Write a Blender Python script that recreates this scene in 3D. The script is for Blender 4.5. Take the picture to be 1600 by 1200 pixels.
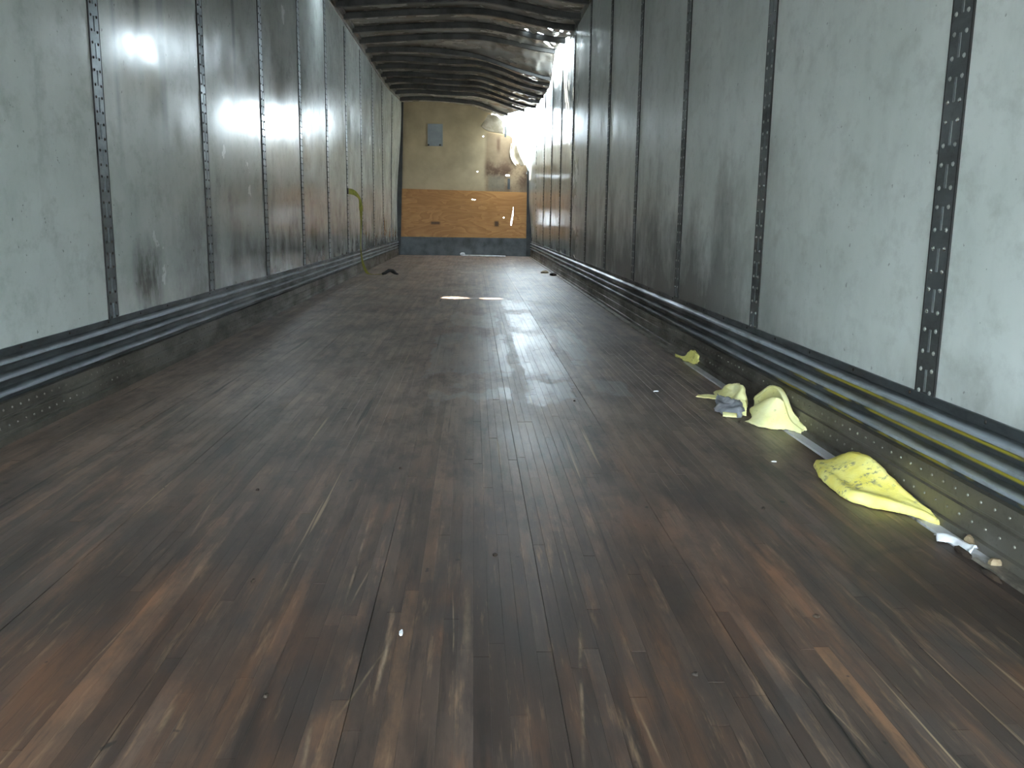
import bpy, bmesh, math, random
from mathutils import Vector, Matrix, noise as mnoise
from mathutils.geometry import tessellate_polygon

for o in list(bpy.data.objects):
    bpy.data.objects.remove(o)
scene = bpy.context.scene
C = scene.collection
random.seed(7)

# ------------------------------------------------------------------ camera
F_PX, YAW, PITCH, ROLL, CAM_H = 1374.2, 0.0461, 0.1848, 0.0140, 0.6935
fw = Vector((math.sin(YAW)*math.cos(PITCH), math.cos(YAW)*math.cos(PITCH), -math.sin(PITCH)))
rt = Vector((math.cos(YAW), -math.sin(YAW), 0))
up = rt.cross(fw)
r2 = rt*math.cos(ROLL) + up*math.sin(ROLL)
u2 = up*math.cos(ROLL) - rt*math.sin(ROLL)
cam_d = bpy.data.cameras.new('camera')
cam = bpy.data.objects.new('camera', cam_d)
C.objects.link(cam)
cam.matrix_world = Matrix(((r2.x, u2.x, -fw.x, 0), (r2.y, u2.y, -fw.y, 0), (r2.z, u2.z, -fw.z, CAM_H), (0, 0, 0, 1)))
cam_d.sensor_fit = 'HORIZONTAL'
cam_d.sensor_width = 36.0
cam_d.lens = F_PX/1600*36.0
cam_d.clip_start = 0.02
cam_d.clip_end = 400
scene.camera = cam

# ------------------------------------------------------------------ light
world = bpy.data.worlds.new('daylight_sky')
scene.world = world
world.use_nodes = True
bg = world.node_tree.nodes['Background']
bg.inputs['Color'].default_value = (0.75, 0.90, 1.0, 1)
bg.inputs['Strength'].default_value = 30.0
SUN_DIR = Vector((0.36, -0.25, -1.0)).normalized()
sd = bpy.data.lights.new('sun', 'SUN')
sd.energy = 38.0
sd.angle = 0.009
sd.color = (1.0, 0.93, 0.82)
sun = bpy.data.objects.new('sun', sd)
C.objects.link(sun)
sun.rotation_euler = SUN_DIR.to_track_quat('-Z', 'Y').to_euler()
sun.location = (-3, 6, 9)

vs = scene.view_settings
vs.view_transform = 'Standard'
vs.look = 'None'
vs.gamma = 1.0
vs.use_curve_mapping = False
vs.exposure = 0.3
scene.cycles.diffuse_bounces = 7
scene.cycles.max_bounces = 14

# ------------------------------------------------------------------ helpers
class MB:
    def __init__(s):
        s.v = []; s.f = []
    def box(s, x0, x1, y0, y1, z0, z1):
        n = len(s.v)
        s.v += [(x0,y0,z0),(x1,y0,z0),(x1,y1,z0),(x0,y1,z0),(x0,y0,z1),(x1,y0,z1),(x1,y1,z1),(x0,y1,z1)]
        s.f += [tuple(n+i for i in q) for q in ((0,3,2,1),(4,5,6,7),(0,1,5,4),(1,2,6,5),(2,3,7,6),(3,0,4,7))]
    def raw(s, vs, fs):
        n = len(s.v); s.v += [tuple(p) for p in vs]; s.f += [tuple(n+i for i in f) for f in fs]
    def grid(s, fn, nu, nv, flip=False):
        n = len(s.v)
        for i in range(nu+1):
            for j in range(nv+1):
                s.v.append(tuple(fn(i/nu, j/nv)))
        for i in range(nu):
            for j in range(nv):
                a = n+i*(nv+1)+j; b = a+nv+1
                s.f.append((a, b, b+1, a+1) if not flip else (a, a+1, b+1, b))
    def tube(s, pts, r, seg=8, cap=True):
        n0 = len(s.v); pts = [Vector(p) for p in pts]
        for i, p in enumerate(pts):
            t = (pts[min(i+1, len(pts)-1)]-pts[max(i-1, 0)]).normalized()
            a = t.orthogonal().normalized() if i == 0 else (a - t*a.dot(t)).normalized()
            b = t.cross(a)
            rr = r[i] if isinstance(r, (list, tuple)) else r
            for k in range(seg):
                g = 2*math.pi*k/seg
                s.v.append(tuple(p + a*math.cos(g)*rr + b*math.sin(g)*rr))
        for i in range(len(pts)-1):
            for k in range(seg):
                q = n0+i*seg
                s.f.append((q+k, q+(k+1) % seg, q+seg+(k+1) % seg, q+seg+k))
        if cap:
            s.f.append(tuple(n0+k for k in reversed(range(seg))))
            e = n0+(len(pts)-1)*seg
            s.f.append(tuple(e+k for k in range(seg)))
    def dome(s, c, n, r, h, seg=6):
        c = Vector(c); n = Vector(n).normalized(); a = n.orthogonal().normalized(); b = n.cross(a); n0 = len(s.v)
        for (rr, hh) in ((1, 0), (0.72, 0.72)):
            for k in range(seg):
                g = 2*math.pi*k/seg
                s.v.append(tuple(c + (a*math.cos(g)+b*math.sin(g))*r*rr + n*h*hh))
        s.v.append(tuple(c+n*h))
        for k in range(seg):
            k2 = (k+1) % seg
            s.f.append((n0+k, n0+k2, n0+seg+k2, n0+seg+k))
            s.f.append((n0+seg+k, n0+seg+k2, n0+2*seg))
    def mesh(s, name, mat, smooth=False):
        m = bpy.data.meshes.new(name)
        m.from_pydata(s.v, [], s.f)
        m.update()
        if mat: m.materials.append(mat)
        if smooth:
            for p in m.polygons: p.use_smooth = True
        return m
    def build(s, name, mat, parent=None, smooth=False):
        return link(name, s.mesh(name, mat, smooth), parent)

def link(name, mesh, parent=None):
    o = bpy.data.objects.new(name, mesh)
    C.objects.link(o)
    if parent: o.parent = parent
    return o
def struct(o):
    o['kind'] = 'structure'; return o
def tag(o, label, cat, group=None):
    o['label'] = label; o['category'] = cat
    if group: o['group'] = group
    return o
def empty(name, loc=(0, 0, 0)):
    o = bpy.data.objects.new(name, None); C.objects.link(o); o.location = loc
    o.empty_display_size = 0.05
    return o
def sm(a, b, x):
    t = max(0.0, min(1.0, (x-a)/(b-a))); return t*t*(3-2*t)
def lerp_tab(tab, x):
    if x <= tab[0][0]: return tab[0][1]
    for (a, va), (b, vb) in zip(tab, tab[1:]):
        if x <= b: return va+(vb-va)*(x-a)/(b-a)
    return tab[-1][1]
def plate(mb, outer, holes, to3, thick_vec):
    """flat plate with real holes; polygons in 2D, to3 maps to 3D, thick_vec is the extrusion"""
    loops = [[Vector((p[0], p[1], 0)) for p in lp] for lp in [outer]+holes]
    flat = [p for lp in loops for p in lp]
    tris = tessellate_polygon(loops)
    n = len(mb.v); k = len(flat); tv = Vector(thick_vec)
    P = [Vector(to3(p.x, p.y)) for p in flat]
    mb.v += [tuple(p) for p in P] + [tuple(p+tv) for p in P]
    for t in tris:
        mb.f.append(tuple(n+i for i in t)); mb.f.append(tuple(n+k+i for i in reversed(t)))
    s = 0
    for lp in loops:
        m = len(lp)
        for i in range(m):
            a = n+s+i; b = n+s+(i+1) % m
            mb.f.append((a, b, b+k, a+k))
        s += m
def catmull(p, t):
    n = len(p)-1; x = t*n; i = min(int(x), n-1); u = x-i
    p0 = p[max(i-1, 0)]; p1 = p[i]; p2 = p[i+1]; p3 = p[min(i+2, n)]
    return 0.5*((2*p1)+(p2-p0)*u+(2*p0-5*p1+4*p2-p3)*u*u+(3*p1-p0-3*p2+p3)*u*u*u)
def sheet_mesh(name, mat, rows, thick=0.008, nu=28, nv=28, amp=0.004, freq=25.0, seed=0.0, zmin=0.001, mat2=None, jag=0.0):
    """a cloth or foam sheet lofted through rows of control points, given thickness"""
    rows = [[Vector(p) for p in r] for r in rows]
    G = []
    for i in range(nu+1):
        t = i/nu
        col = [catmull(r, t) for r in rows]
        G.append([catmull(col, j/nv) for j in range(nv+1)])
    for i in range(nu+1):
        for j in range(nv+1):
            p = G[i][j]
            q = p*freq + Vector((seed, seed*1.7, seed*0.3))
            p = p + mnoise.noise_vector(q)*amp + mnoise.noise_vector(q*2.7)*amp*0.4
            if jag and (i in (0, nu) or j in (0, nv)):
                p = p + mnoise.noise_vector(q*4.0)*jag
            G[i][j] = p
    def nrm(i, j):
        a = G[min(i+1, nu)][j]-G[max(i-1, 0)][j]; b = G[i][min(j+1, nv)]-G[i][max(j-1, 0)]
        n = a.cross(b)
        return n.normalized() if n.length > 1e-9 else Vector((0, 0, 1))
    mb = MB(); W = nv+1
    top = []; bot = []
    for i in range(nu+1):
        for j in range(nv+1):
            n = nrm(i, j); e = 0.35 if (i in (0, nu) or j in (0, nv)) else 1.0
            a = G[i][j]+n*thick*0.5*e; b = G[i][j]-n*thick*0.5*e
            a.z = max(a.z, zmin); b.z = max(b.z, zmin)
            top.append(tuple(a)); bot.append(tuple(b))
    mb.v = top+bot; K = len(top)
    for i in range(nu):
        for j in range(nv):
            a = i*W+j; b = a+W
            mb.f.append((a, b, b+1, a+1))
    nt = len(mb.f)
    for i in range(nu):
        for j in range(nv):
            a = i*W+j; b = a+W
            mb.f.append((K+a, K+a+1, K+b+1, K+b))
    for i in range(nu):
        a = i*W; b = a+W
        mb.f.append((a, K+a, K+b, b)); a += nv; b += nv
        mb.f.append((a, b, K+b, K+a))
    for j in range(nv):
        mb.f.append((j, j+1, K+j+1, K+j)); a = nu*W+j
        mb.f.append((a, K+a, K+a+1, a+1))
    m = mb.mesh(name, mat, True)
    if mat2:
        m.materials.append(mat2)
        for p in m.polygons:
            if nt <= p.index < 2*nt: p.material_index = 1
    return m

# ------------------------------------------------------------------ material nodes
class Mat:
    def __init__(s, name, rough=0.5, metal=0.0, spec=0.5):
        s.m = bpy.data.materials.new(name); s.m.use_nodes = True
        s.t = s.m.node_tree; s.b = s.t.nodes['Principled BSDF']
        s.b.inputs['Roughness'].default_value = rough
        s.b.inputs['Metallic'].default_value = metal
        s.b.inputs['Specular IOR Level'].default_value = spec
        g = s.n('ShaderNodeNewGeometry'); s.geo = g; s.pos = g.outputs['Position']
    def n(s, typ, **kw):
        x = s.t.nodes.new(typ)
        for k, v in kw.items(): setattr(x, k, v)
        return x
    def put(s, sock, v):
        if hasattr(v, 'links') or isinstance(v, bpy.types.NodeSocket): s.t.links.new(v, sock)
        else:
            try: sock.default_value = v
            except Exception: sock.default_value = (*v, 1)
    def scale(s, sx, sy, sz, src=None, off=(0, 0, 0)):
        x = s.n('ShaderNodeMapping'); s.put(x.inputs['Vector'], src or s.pos)
        x.inputs['Scale'].default_value = (sx, sy, sz); x.inputs['Location'].default_value = off
        return x.outputs[0]
    def noise(s, vec, sc=1.0, detail=4, rough=0.55, dist=0.0):
        x = s.n('ShaderNodeTexNoise'); s.put(x.inputs['Vector'], vec); x.inputs['Scale'].default_value = sc
        x.inputs['Detail'].default_value = detail; x.inputs['Roughness'].default_value = rough
        x.inputs['Distortion'].default_value = dist
        return x.outputs['Fac']
    def rng(s, v, a, b, c=0.0, d=1.0, smooth=False):
        x = s.n('ShaderNodeMapRange', interpolation_type='SMOOTHSTEP' if smooth else 'LINEAR')
        s.put(x.inputs['Value'], v)
        for k, q in zip(('From Min', 'From Max', 'To Min', 'To Max'), (a, b, c, d)): s.put(x.inputs[k], q)
        return x.outputs[0]
    def math(s, op, a, b=0.0, clamp=False):
        x = s.n('ShaderNodeMath', operation=op, use_clamp=clamp); s.put(x.inputs[0], a); s.put(x.inputs[1], b)
        return x.outputs[0]
    def mix(s, fac, a, b, mode='MIX'):
        x = s.n('ShaderNodeMix', data_type='RGBA', blend_type=mode)
        s.put(x.inputs[0], fac)
        for k, v in ((6, a), (7, b)):
            if isinstance(v, tuple): x.inputs[k].default_value = (*v[:3], 1)
            else: s.put(x.inputs[k], v)
        return x.outputs[2]
    def xyz(s, v=None):
        x = s.n('ShaderNodeSeparateXYZ'); s.put(x.inputs[0], v or s.pos); return x.outputs
    def ramp(s, v, stops):
        x = s.n('ShaderNodeValToRGB'); s.put(x.inputs[0], v); e = x.color_ramp.elements
        while len(e) < len(stops): e.new(0.5)
        for el, (p, c) in zip(e, stops): el.position = p; el.color = (*c, 1)
        return x.outputs[0]
    def band(s, v, a, b, soft):
        """1 inside a..b"""
        return s.math('MULTIPLY', s.rng(v, a-soft, a+soft, 0, 1), s.rng(v, b-soft, b+soft, 1, 0))
    def bump(s, h, strength=0.3, dist=0.01):
        x = s.n('ShaderNodeBump'); x.inputs['Strength'].default_value = strength; x.inputs['Distance'].default_value = dist
        s.put(x.inputs['Height'], h); s.t.links.new(x.outputs[0], s.b.inputs['Normal'])
    def col(s, c): 
        if isinstance(c, tuple): s.b.inputs['Base Color'].default_value = (*c[:3], 1)
        else: s.put(s.b.inputs['Base Color'], c)
    def rough(s, v): s.put(s.b.inputs['Roughness'], v)

def srgb(r, g, b):
    f = lambda c: c/12.92 if c <= 0.04045 else ((c+0.055)/1.055)**2.4
    return (f(r/255), f(g/255), f(b/255))

DADO = 0.280
# white glossy liner panels
def panel_mat(name, side):
    M = Mat(name, 0.16, 0.0, 0.9)
    x, y, z = M.xyz()
    cloud = M.noise(M.pos, 1.6, 5, 0.6)
    fine = M.noise(M.scale(1, 2.5, 1.5), 3.0, 5, 0.65)
    c = M.mix(M.rng(cloud, 0.35, 0.7), srgb(196, 202, 196), srgb(222, 226, 222))
    c = M.mix(M.rng(fine, 0.52, 0.8, 0, 0.25), c, srgb(128, 132, 126))
    blo = M.noise(M.scale(1, 1.6, 2.2), 4.5, 6, 0.7)
    c = M.mix(M.rng(blo, 0.5, 0.7, 0, 0.4), c, srgb(150, 152, 144))
    # vertical drip streaks
    st = M.noise(M.scale(1, 9, 0.35), 1.0, 4, 0.6)
    c = M.mix(M.rng(st, 0.6, 0.78, 0, 0.16), c, srgb(120, 126, 126))
    # small specks
    sp = M.noise(M.pos, 42, 2, 0.5)
    c = M.mix(M.rng(sp, 0.72, 0.76, 0, 0.6), c, srgb(92, 92, 86))
    # grime climbing from the bottom
    gr = M.noise(M.scale(1, 1.6, 1.0), 2.0, 6, 0.65)
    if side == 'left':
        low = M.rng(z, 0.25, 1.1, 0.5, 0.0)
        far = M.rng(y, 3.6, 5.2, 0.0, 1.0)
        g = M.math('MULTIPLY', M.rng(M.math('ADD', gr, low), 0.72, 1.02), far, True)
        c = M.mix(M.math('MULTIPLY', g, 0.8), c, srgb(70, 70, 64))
        # two scuffed handprints of black dirt beside the first post
        blot = M.math('MULTIPLY', M.band(y, 3.86, 4.14, 0.08), M.band(z, 0.30, 0.56, 0.10))
        bn = M.noise(M.scale(1, 6, 3), 1.5, 5, 0.7)
        c = M.mix(M.math('MULTIPLY', M.rng(M.math('MULTIPLY', blot, M.rng(bn, 0.3, 0.62)), 0.1, 0.7), 0.85), c, srgb(48, 46, 40))
        # long grey wiped streaks
        for (ys, w, z0, z1) in ((4.33, 0.045, 1.05, 2.1), (3.78, 0.02, 1.0, 2.0), (5.62, 0.03, 1.25, 2.2), (4.05, 0.03, 1.3, 1.9)):
            k = M.math('MULTIPLY', M.band(y, ys-w, ys+w, 0.018), M.band(z, z0, z1, 0.16))
            c = M.mix(M.math('MULTIPLY', k, 0.5), c, srgb(98, 108, 112))
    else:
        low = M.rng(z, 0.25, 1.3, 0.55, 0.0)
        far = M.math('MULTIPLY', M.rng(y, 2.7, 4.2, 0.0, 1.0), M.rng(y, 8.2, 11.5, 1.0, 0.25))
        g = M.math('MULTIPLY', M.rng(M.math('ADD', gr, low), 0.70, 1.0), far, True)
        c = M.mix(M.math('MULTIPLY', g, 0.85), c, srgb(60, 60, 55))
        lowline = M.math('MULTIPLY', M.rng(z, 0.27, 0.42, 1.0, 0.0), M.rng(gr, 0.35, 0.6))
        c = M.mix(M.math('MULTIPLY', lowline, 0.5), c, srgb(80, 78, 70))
        k = M.math('MULTIPLY', M.band(y, 3.24, 3.46, 0.06), M.band(z, 0.82, 1.02, 0.06))
        c = M.mix(M.math('MULTIPLY', M.math('MULTIPLY', k, M.rng(cloud, 0.3, 0.6)), 0.5), c, srgb(108, 104, 92))
    M.col(c)
    rn = M.rng(M.noise(M.pos, 2.3, 5, 0.6), 0.3, 0.75, 0.11, 0.30)
    if side == 'right':     # a film of dirt dulls the rear two thirds of this wall
        rn = M.math('ADD', M.math('MULTIPLY', rn, 0.6), M.rng(y, 8.5, 11.2, 0.25, 0.06))
    M.rough(rn)
    wob = M.noise(M.scale(1, 1.2, 0.5), 1.3, 2, 0.5)
    M.bump(wob, 0.18, 0.05)
    return M.m
MAT_PL = panel_mat('white_liner_left', 'left')
MAT_PR = panel_mat('white_liner_right', 'right')

def galv(name, base, dirt, rough=0.42, metal=0.6, dirtamt=0.7, scale=6.0):
    M = Mat(name, rough, metal, 0.5)
    n1 = M.noise(M.scale(1, 0.35, 1), scale, 6, 0.65)
    n2 = M.noise(M.pos, 55, 3, 0.6)
    c = M.mix(M.rng(n1, 0.42, 0.68, 0, dirtamt), base, dirt)
    c = M.mix(M.rng(n2, 0.55, 0.8, 0, 0.5), c, dirt)
    M.col(c)
    M.rough(M.rng(n1, 0.4, 0.7, rough-0.08, rough+0.2))
    return M.m
MAT_POST_L = galv('galvanised_post_left', srgb(158, 166, 170), srgb(96, 100, 100), 0.36, 0.85, 0.6)
MAT_POST_R = galv('galvanised_post_right', srgb(104, 108, 108), srgb(62, 60, 56), 0.45, 0.55, 0.7)
MAT_RIVET = galv('rivet_steel', srgb(200, 204, 200), srgb(140, 138, 130), 0.3, 0.8, 0.4)
MAT_RAIL = galv('top_rail_steel', srgb(140, 138, 132), srgb(84, 78, 68), 0.4, 0.6, 0.6)
MAT_KICK = galv('kick_plate_steel', srgb(84, 88, 90), srgb(58, 60, 58), 0.5, 0.3, 0.6)
MAT_BOW = galv('roof_bow_steel', srgb(78, 78, 76), srgb(46, 44, 42), 0.55, 0.3, 0.6)
MAT_SKIN = galv('outer_skin_aluminium', srgb(190, 192, 194), srgb(150, 150, 150), 0.4, 0.5, 0.4)

def scuff_mat(name, yellow):
    M = Mat(name, 0.4, 0.6, 0.5)
    x, y, z = M.xyz()
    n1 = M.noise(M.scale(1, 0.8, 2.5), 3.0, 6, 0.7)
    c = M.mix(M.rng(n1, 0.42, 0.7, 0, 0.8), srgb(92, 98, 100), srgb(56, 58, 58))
    glint_noise = M.noise(M.scale(1, 1.1, 9), 2.0, 4, 0.6)
    for k in range(3):      # pale highlights painted along the ridge tops, in place of reflections
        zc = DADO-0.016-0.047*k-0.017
        wob = M.math('ADD', z, M.rng(glint_noise, 0.3, 0.7, -0.003, 0.003))
        c = M.mix(M.math('MULTIPLY', M.band(wob, zc-0.007, zc+0.006, 0.003), M.rng(glint_noise, 0.25, 0.55, 0.45, 0.95)), c, srgb(196, 206, 214))
    n2 = M.noise(M.scale(1, 1.2, 3), 4.0, 5, 0.65)
    c = M.mix(M.rng(n2, 0.56, 0.74, 0, 0.5), c, srgb(84, 74, 60))
    if yellow:
        blk = M.noise(M.scale(1, 0.7, 1.5), 1.6, 4, 0.6)
        zone = M.math('MULTIPLY', M.rng(y, 3.6, 4.6, 0, 1), M.rng(y, 9.0, 11.5, 1, 0))
        c = M.mix(M.math('MULTIPLY', M.math('MULTIPLY', zone, M.rng(blk, 0.3, 0.5)), 0.75), c, srgb(22, 22, 22))
        for k, (y0, y1) in enumerate(((1.2, 2.75), (1.2, 2.95), (1.2, 3.1))):
            ys = M.noise(M.scale(0.2, 1.6, 6, None, (k*3.0, k*5.0, 0)), 2.0, 3, 0.55)
            zc = DADO-0.016-0.047*k-0.030
            yz = M.math('MULTIPLY', M.band(y, y0, y1, 0.08), M.band(z, zc-0.010, zc+0.006, 0.002))
            c = M.mix(M.math('MULTIPLY', M.rng(ys, 0.42, 0.50, 0, 0.95), yz), c, srgb(206, 190, 70))
    M.col(c)
    M.rough(M.rng(n1, 0.35, 0.7, 0.28, 0.55))
    return M.m
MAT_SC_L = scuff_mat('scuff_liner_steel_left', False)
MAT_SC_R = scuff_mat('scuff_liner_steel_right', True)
MAT_BASE = galv('base_rail_steel', srgb(112, 108, 98), srgb(56, 52, 44), 0.42, 0.45, 0.85, 5.0)
MAT_RIVET_D = galv('dirty_rivet_steel', srgb(150, 148, 138), srgb(84, 80, 70), 0.35, 0.6, 0.8, 9.0)

# worn laminated hardwood
def floor_mat():
    M = Mat('worn_oak_floor', 0.4, 0.0, 0.5)
    x, y, z = M.xyz()
    oi = M.n('ShaderNodeObjectInfo')
    rnd = M.math('FRACT', M.math('ADD', oi.outputs['Random'], M.geo.outputs['Random Per Island']))
    off = M.n('ShaderNodeCombineXYZ'); M.put(off.inputs[1], M.math('MULTIPLY', rnd, 37.0)); M.put(off.inputs[0], M.math('MULTIPLY', rnd, 11.0))
    va = M.n('ShaderNodeVectorMath', operation='ADD'); M.put(va.inputs[0], M.pos); M.put(va.inputs[1], off.outputs[0])
    grain = M.noise(M.scale(55, 2.2, 1, va.outputs[0]), 1.0, 6, 0.62)
    c = M.ramp(rnd, [(0.0, srgb(84, 74, 70)), (0.25, srgb(92, 78, 70)), (0.5, srgb(88, 80, 76)), (0.75, srgb(100, 84, 74)), (0.93, srgb(98, 90, 86)), (1.0, srgb(124, 98, 76))])
    c = M.mix(M.rng(grain, 0.35, 0.7, 0, 0.6), c, srgb(60, 52, 47))
    mot = M.noise(M.scale(9, 2.6, 1), 1.0, 6, 0.68)
    c = M.mix(M.rng(mot, 0.45, 0.68, 0, 0.75), c, srgb(52, 46, 42))
    mot2 = M.noise(M.scale(14, 1.4, 1, None, (3, 8, 0)), 1.0, 6, 0.65)
    c = M.mix(M.rng(mot2, 0.52, 0.7, 0, 0.75), c, srgb(142, 106, 80))
    mot3 = M.noise(M.scale(38, 3.2, 1, None, (1, 4, 0)), 1.0, 5, 0.7)
    c = M.mix(M.rng(mot3, 0.55, 0.72, 0, 0.55), c, srgb(146, 120, 98))
    c = M.mix(M.rng(mot3, 0.45, 0.28, 0, 0.6), c, srgb(44, 38, 35))
    # broad grime clouds
    cl = M.noise(M.scale(1.6, 0.8, 1), 1.3, 6, 0.62)
    c = M.mix(M.rng(cl, 0.42, 0.66, 0, 0.72), c, srgb(50, 46, 44))
    cl2 = M.noise(M.scale(1.2, 0.7, 1, None, (5, 3, 0)), 1.7, 5, 0.6)
    c = M.mix(M.rng(cl2, 0.5, 0.72, 0, 0.5), c, srgb(124, 88, 64))
    c = M.mix(0.8, c, (0.72, 0.70, 0.69), 'MULTIPLY')
    # glancing grey sheen of the middle distance, painted into the colour
    mid_sheen = M.math('MULTIPLY', M.rng(y, 1.5, 3.4, 0, 1), M.rng(cl2, 0.35, 0.65, 0.45, 0.8))
    c = M.mix(mid_sheen, c, srgb(150, 137, 127))
    # stave-to-stave tone and ingrained dirt, over the painted sheen
    tone = M.rng(rnd, 0.0, 1.0, 0.78, 1.3)
    tc = M.n('ShaderNodeCombineXYZ')
    for k, q in enumerate((1.12, 1.0, 0.93)): M.put(tc.inputs[k], M.math('MULTIPLY', tone, q))
    c = M.mix(0.9, c, tc.outputs[0], 'MULTIPLY')
    c = M.mix(M.rng(mot, 0.46, 0.66, 0, 0.6), c, srgb(56, 46, 41))
    c = M.mix(M.rng(mot3, 0.46, 0.3, 0, 0.65), c, srgb(42, 37, 34))
    c = M.mix(M.rng(mot3, 0.58, 0.74, 0, 0.5), c, srgb(158, 132, 108))
    blotch = M.noise(M.scale(5, 2.2, 1, None, (7, 2, 0)), 1.6, 6, 0.7)
    c = M.mix(M.rng(blotch, 0.52, 0.64, 0, 0.55), c, srgb(60, 54, 52))
    # worn paler sheets between forklift tracks
    dn = M.noise(M.scale(3, 1.2, 1), 2.2, 4, 0.65)
    dx = M.math('ADD', x, M.rng(dn, 0.3, 0.7, -0.03, 0.03)); dy = M.math('ADD', y, M.rng(dn, 0.3, 0.7, -0.22, 0.22))
    tot = None
    for (x0, x1, y0, y1) in ((-0.2, 0.185, 3.95, 5.35), (0.235, 0.44, 3.9, 5.4), (-0.17, 0.16, 3.35, 3.6), (0.22, 0.42, 3.4, 3.75), (0.5, 0.63, 4.3, 5.6), (0.24, 0.44, 5.7, 6.6), (-0.15, 0.17, 5.75, 6.5), (0.52, 0.66, 3.5, 3.8), (0.25, 0.47, 6.9, 7.6)):
        k = M.math('MULTIPLY', M.band(dx, x0, x1, 0.006), M.band(dy, y0, y1, 0.05))
        tot = k if tot is None else M.math('MAXIMUM', tot, k)
    wear = M.math('MULTIPLY', tot, M.rng(M.noise(M.scale(14, 1.5, 1), 1.0, 5, 0.7), 0.32, 0.55, 0.25, 1.0))
    c = M.mix(M.math('MULTIPLY', wear, 0.5), c, srgb(132, 132, 136))
    # scratches: two families of long thin pale lines
    for ang, sc, th, amt, off in ((0.0, 42, 0.70, 0.8, 0), (0.06, 34, 0.715, 0.9, 4), (-0.05, 30, 0.72, 0.9, 9)):
        mp = M.n('ShaderNodeMapping'); M.put(mp.inputs['Vector'], M.pos)
        mp.inputs['Rotation'].default_value = (0, 0, ang); mp.inputs['Scale'].default_value = (sc, 0.55, 1); mp.inputs['Location'].default_value = (off, off, 0)
        s = M.noise(mp.outputs[0], 1.0, 3, 0.5)
        c = M.mix(M.rng(s, th, th+0.045, 0, amt), c, srgb(168, 146, 118))
    # single long scratches and scars where they run in the boards
    def seg(x0, y0, x1, y1, w):
        L = math.hypot(x1-x0, y1-y0); ux, uy = (x1-x0)/L, (y1-y0)/L
        def dot(a, b, c0):
            d = M.n('ShaderNodeVectorMath', operation='DOT_PRODUCT'); M.put(d.inputs[0], M.pos); d.inputs[1].default_value = (a, b, 0)
            return M.math('ADD', d.outputs['Value'], c0)
        t = dot(ux, uy, -(ux*x0+uy*y0)); n = dot(-uy, ux, uy*x0-ux*y0)
        n = M.math('ADD', n, M.rng(M.noise(M.scale(0, 3, 0), 1.0, 2), 0.3, 0.7, -0.0015, 0.0015))
        return M.math('MULTIPLY', M.rng(M.math('ABSOLUTE', n), w*0.1, w*0.9, 1, 0), M.band(t, L*0.15, L*0.85, L*0.15))
    brk = M.rng(M.noise(M.scale(30, 9, 1), 1.0, 4, 0.7), 0.38, 0.62, 0.0, 0.8)
    for (a, b, c_, d, w, am) in ((-.241, 2.076, -.228, 1.472, .004, .8), (-.2, 1.708, -.22, 1.498, .003, .6), (.495, 1.341, .545, 1.0, .0022, .9), (.194, 1.466, .145, 1.0, .004, .75), (.198, 2.075, .197, 1.492, .003, .6),
            (-.135, 1.408, -.141, 1.168, .005, .7), (-.652, 2.233, -.612, 1.819, .004, .7), (-.591, 1.464, -.598, 1.238, .0025, .8), (-.145, 2.352, -.133, 1.816, .007, .4), (.728, 1.407, .697, 1.195, .005, .5),
            (-.427, 1.19, -.423, 1.087, .008, .6), (-.224, 1.161, -.212, 1.0, .005, .6), (.037, 2.63, .029, 2.075, .003, .6), (-.034, 1.58, -.025, 1.174, .002, .8), (.238, 1.222, .252, 1.0, .003, .5),
            (-.008, 1.641, -.007, 1.296, .010, .45), (-.36, 1.856, -.352, 1.5, .004, .5), (-.137, 1.351, -.191, 1.128, .003, .6)):
        c = M.mix(M.math('MULTIPLY', M.math('MULTIPLY', seg(a, b, c_, d, w), brk), am), c, srgb(172, 150, 124))
    for (a, b, c_, d, w, am) in ((.567, 1.634, .461, 0.95, .016, .6), (.42, 3.9, .40, 2.4, .008, .5), (-.62, 3.2, -.60, 1.5, .01, .4), (.66, 1.54, .67, 1.4, .006, .6)):
        c = M.mix(M.math('MULTIPLY', M.math('MULTIPLY', seg(a, b, c_, d, w), brk), am), c, srgb(30, 27, 25))
    # dark gouges and dots
    dk = M.noise(M.scale(30, 0.7, 1, None, (20, 1, 0)), 1.0, 3, 0.5)
    c = M.mix(M.rng(dk, 0.66, 0.72, 0, 0.8), c, srgb(26, 23, 21))
    dots = M.noise(M.scale(1, 0.7, 1), 26, 2, 0.5)
    c = M.mix(M.rng(dots, 0.73, 0.76, 0, 0.85), c, srgb(28, 26, 25))
    # tyre scuff arc near the right wall
    dd = M.math('SQRT', M.math('ADD', M.math('POWER', M.math('SUBTRACT', x, 1.02), 2), M.math('POWER', M.math('SUBTRACT', y, 1.52), 2)))
    arc = M.math('MULTIPLY', M.band(dd, 0.265, 0.285, 0.008), M.rng(x, 0.98, 1.0, 1, 0))
    c = M.mix(M.math('MULTIPLY', arc, 0.45), c, srgb(40, 40, 38))
    M.col(c)
    r = M.rng(cl, 0.3, 0.7, 0.5, 0.36)
    r2_ = M.math('SUBTRACT', r, M.math('MULTIPLY', wear, 0.1))
    M.rough(r2_)
    M.bump(grain, 0.25, 0.002)
    return M.m
MAT_FLOOR = floor_mat()
MAT_GAP = galv('dark_joint', srgb(34, 31, 29), srgb(22, 20, 19), 0.8, 0.0, 0.5)

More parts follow.
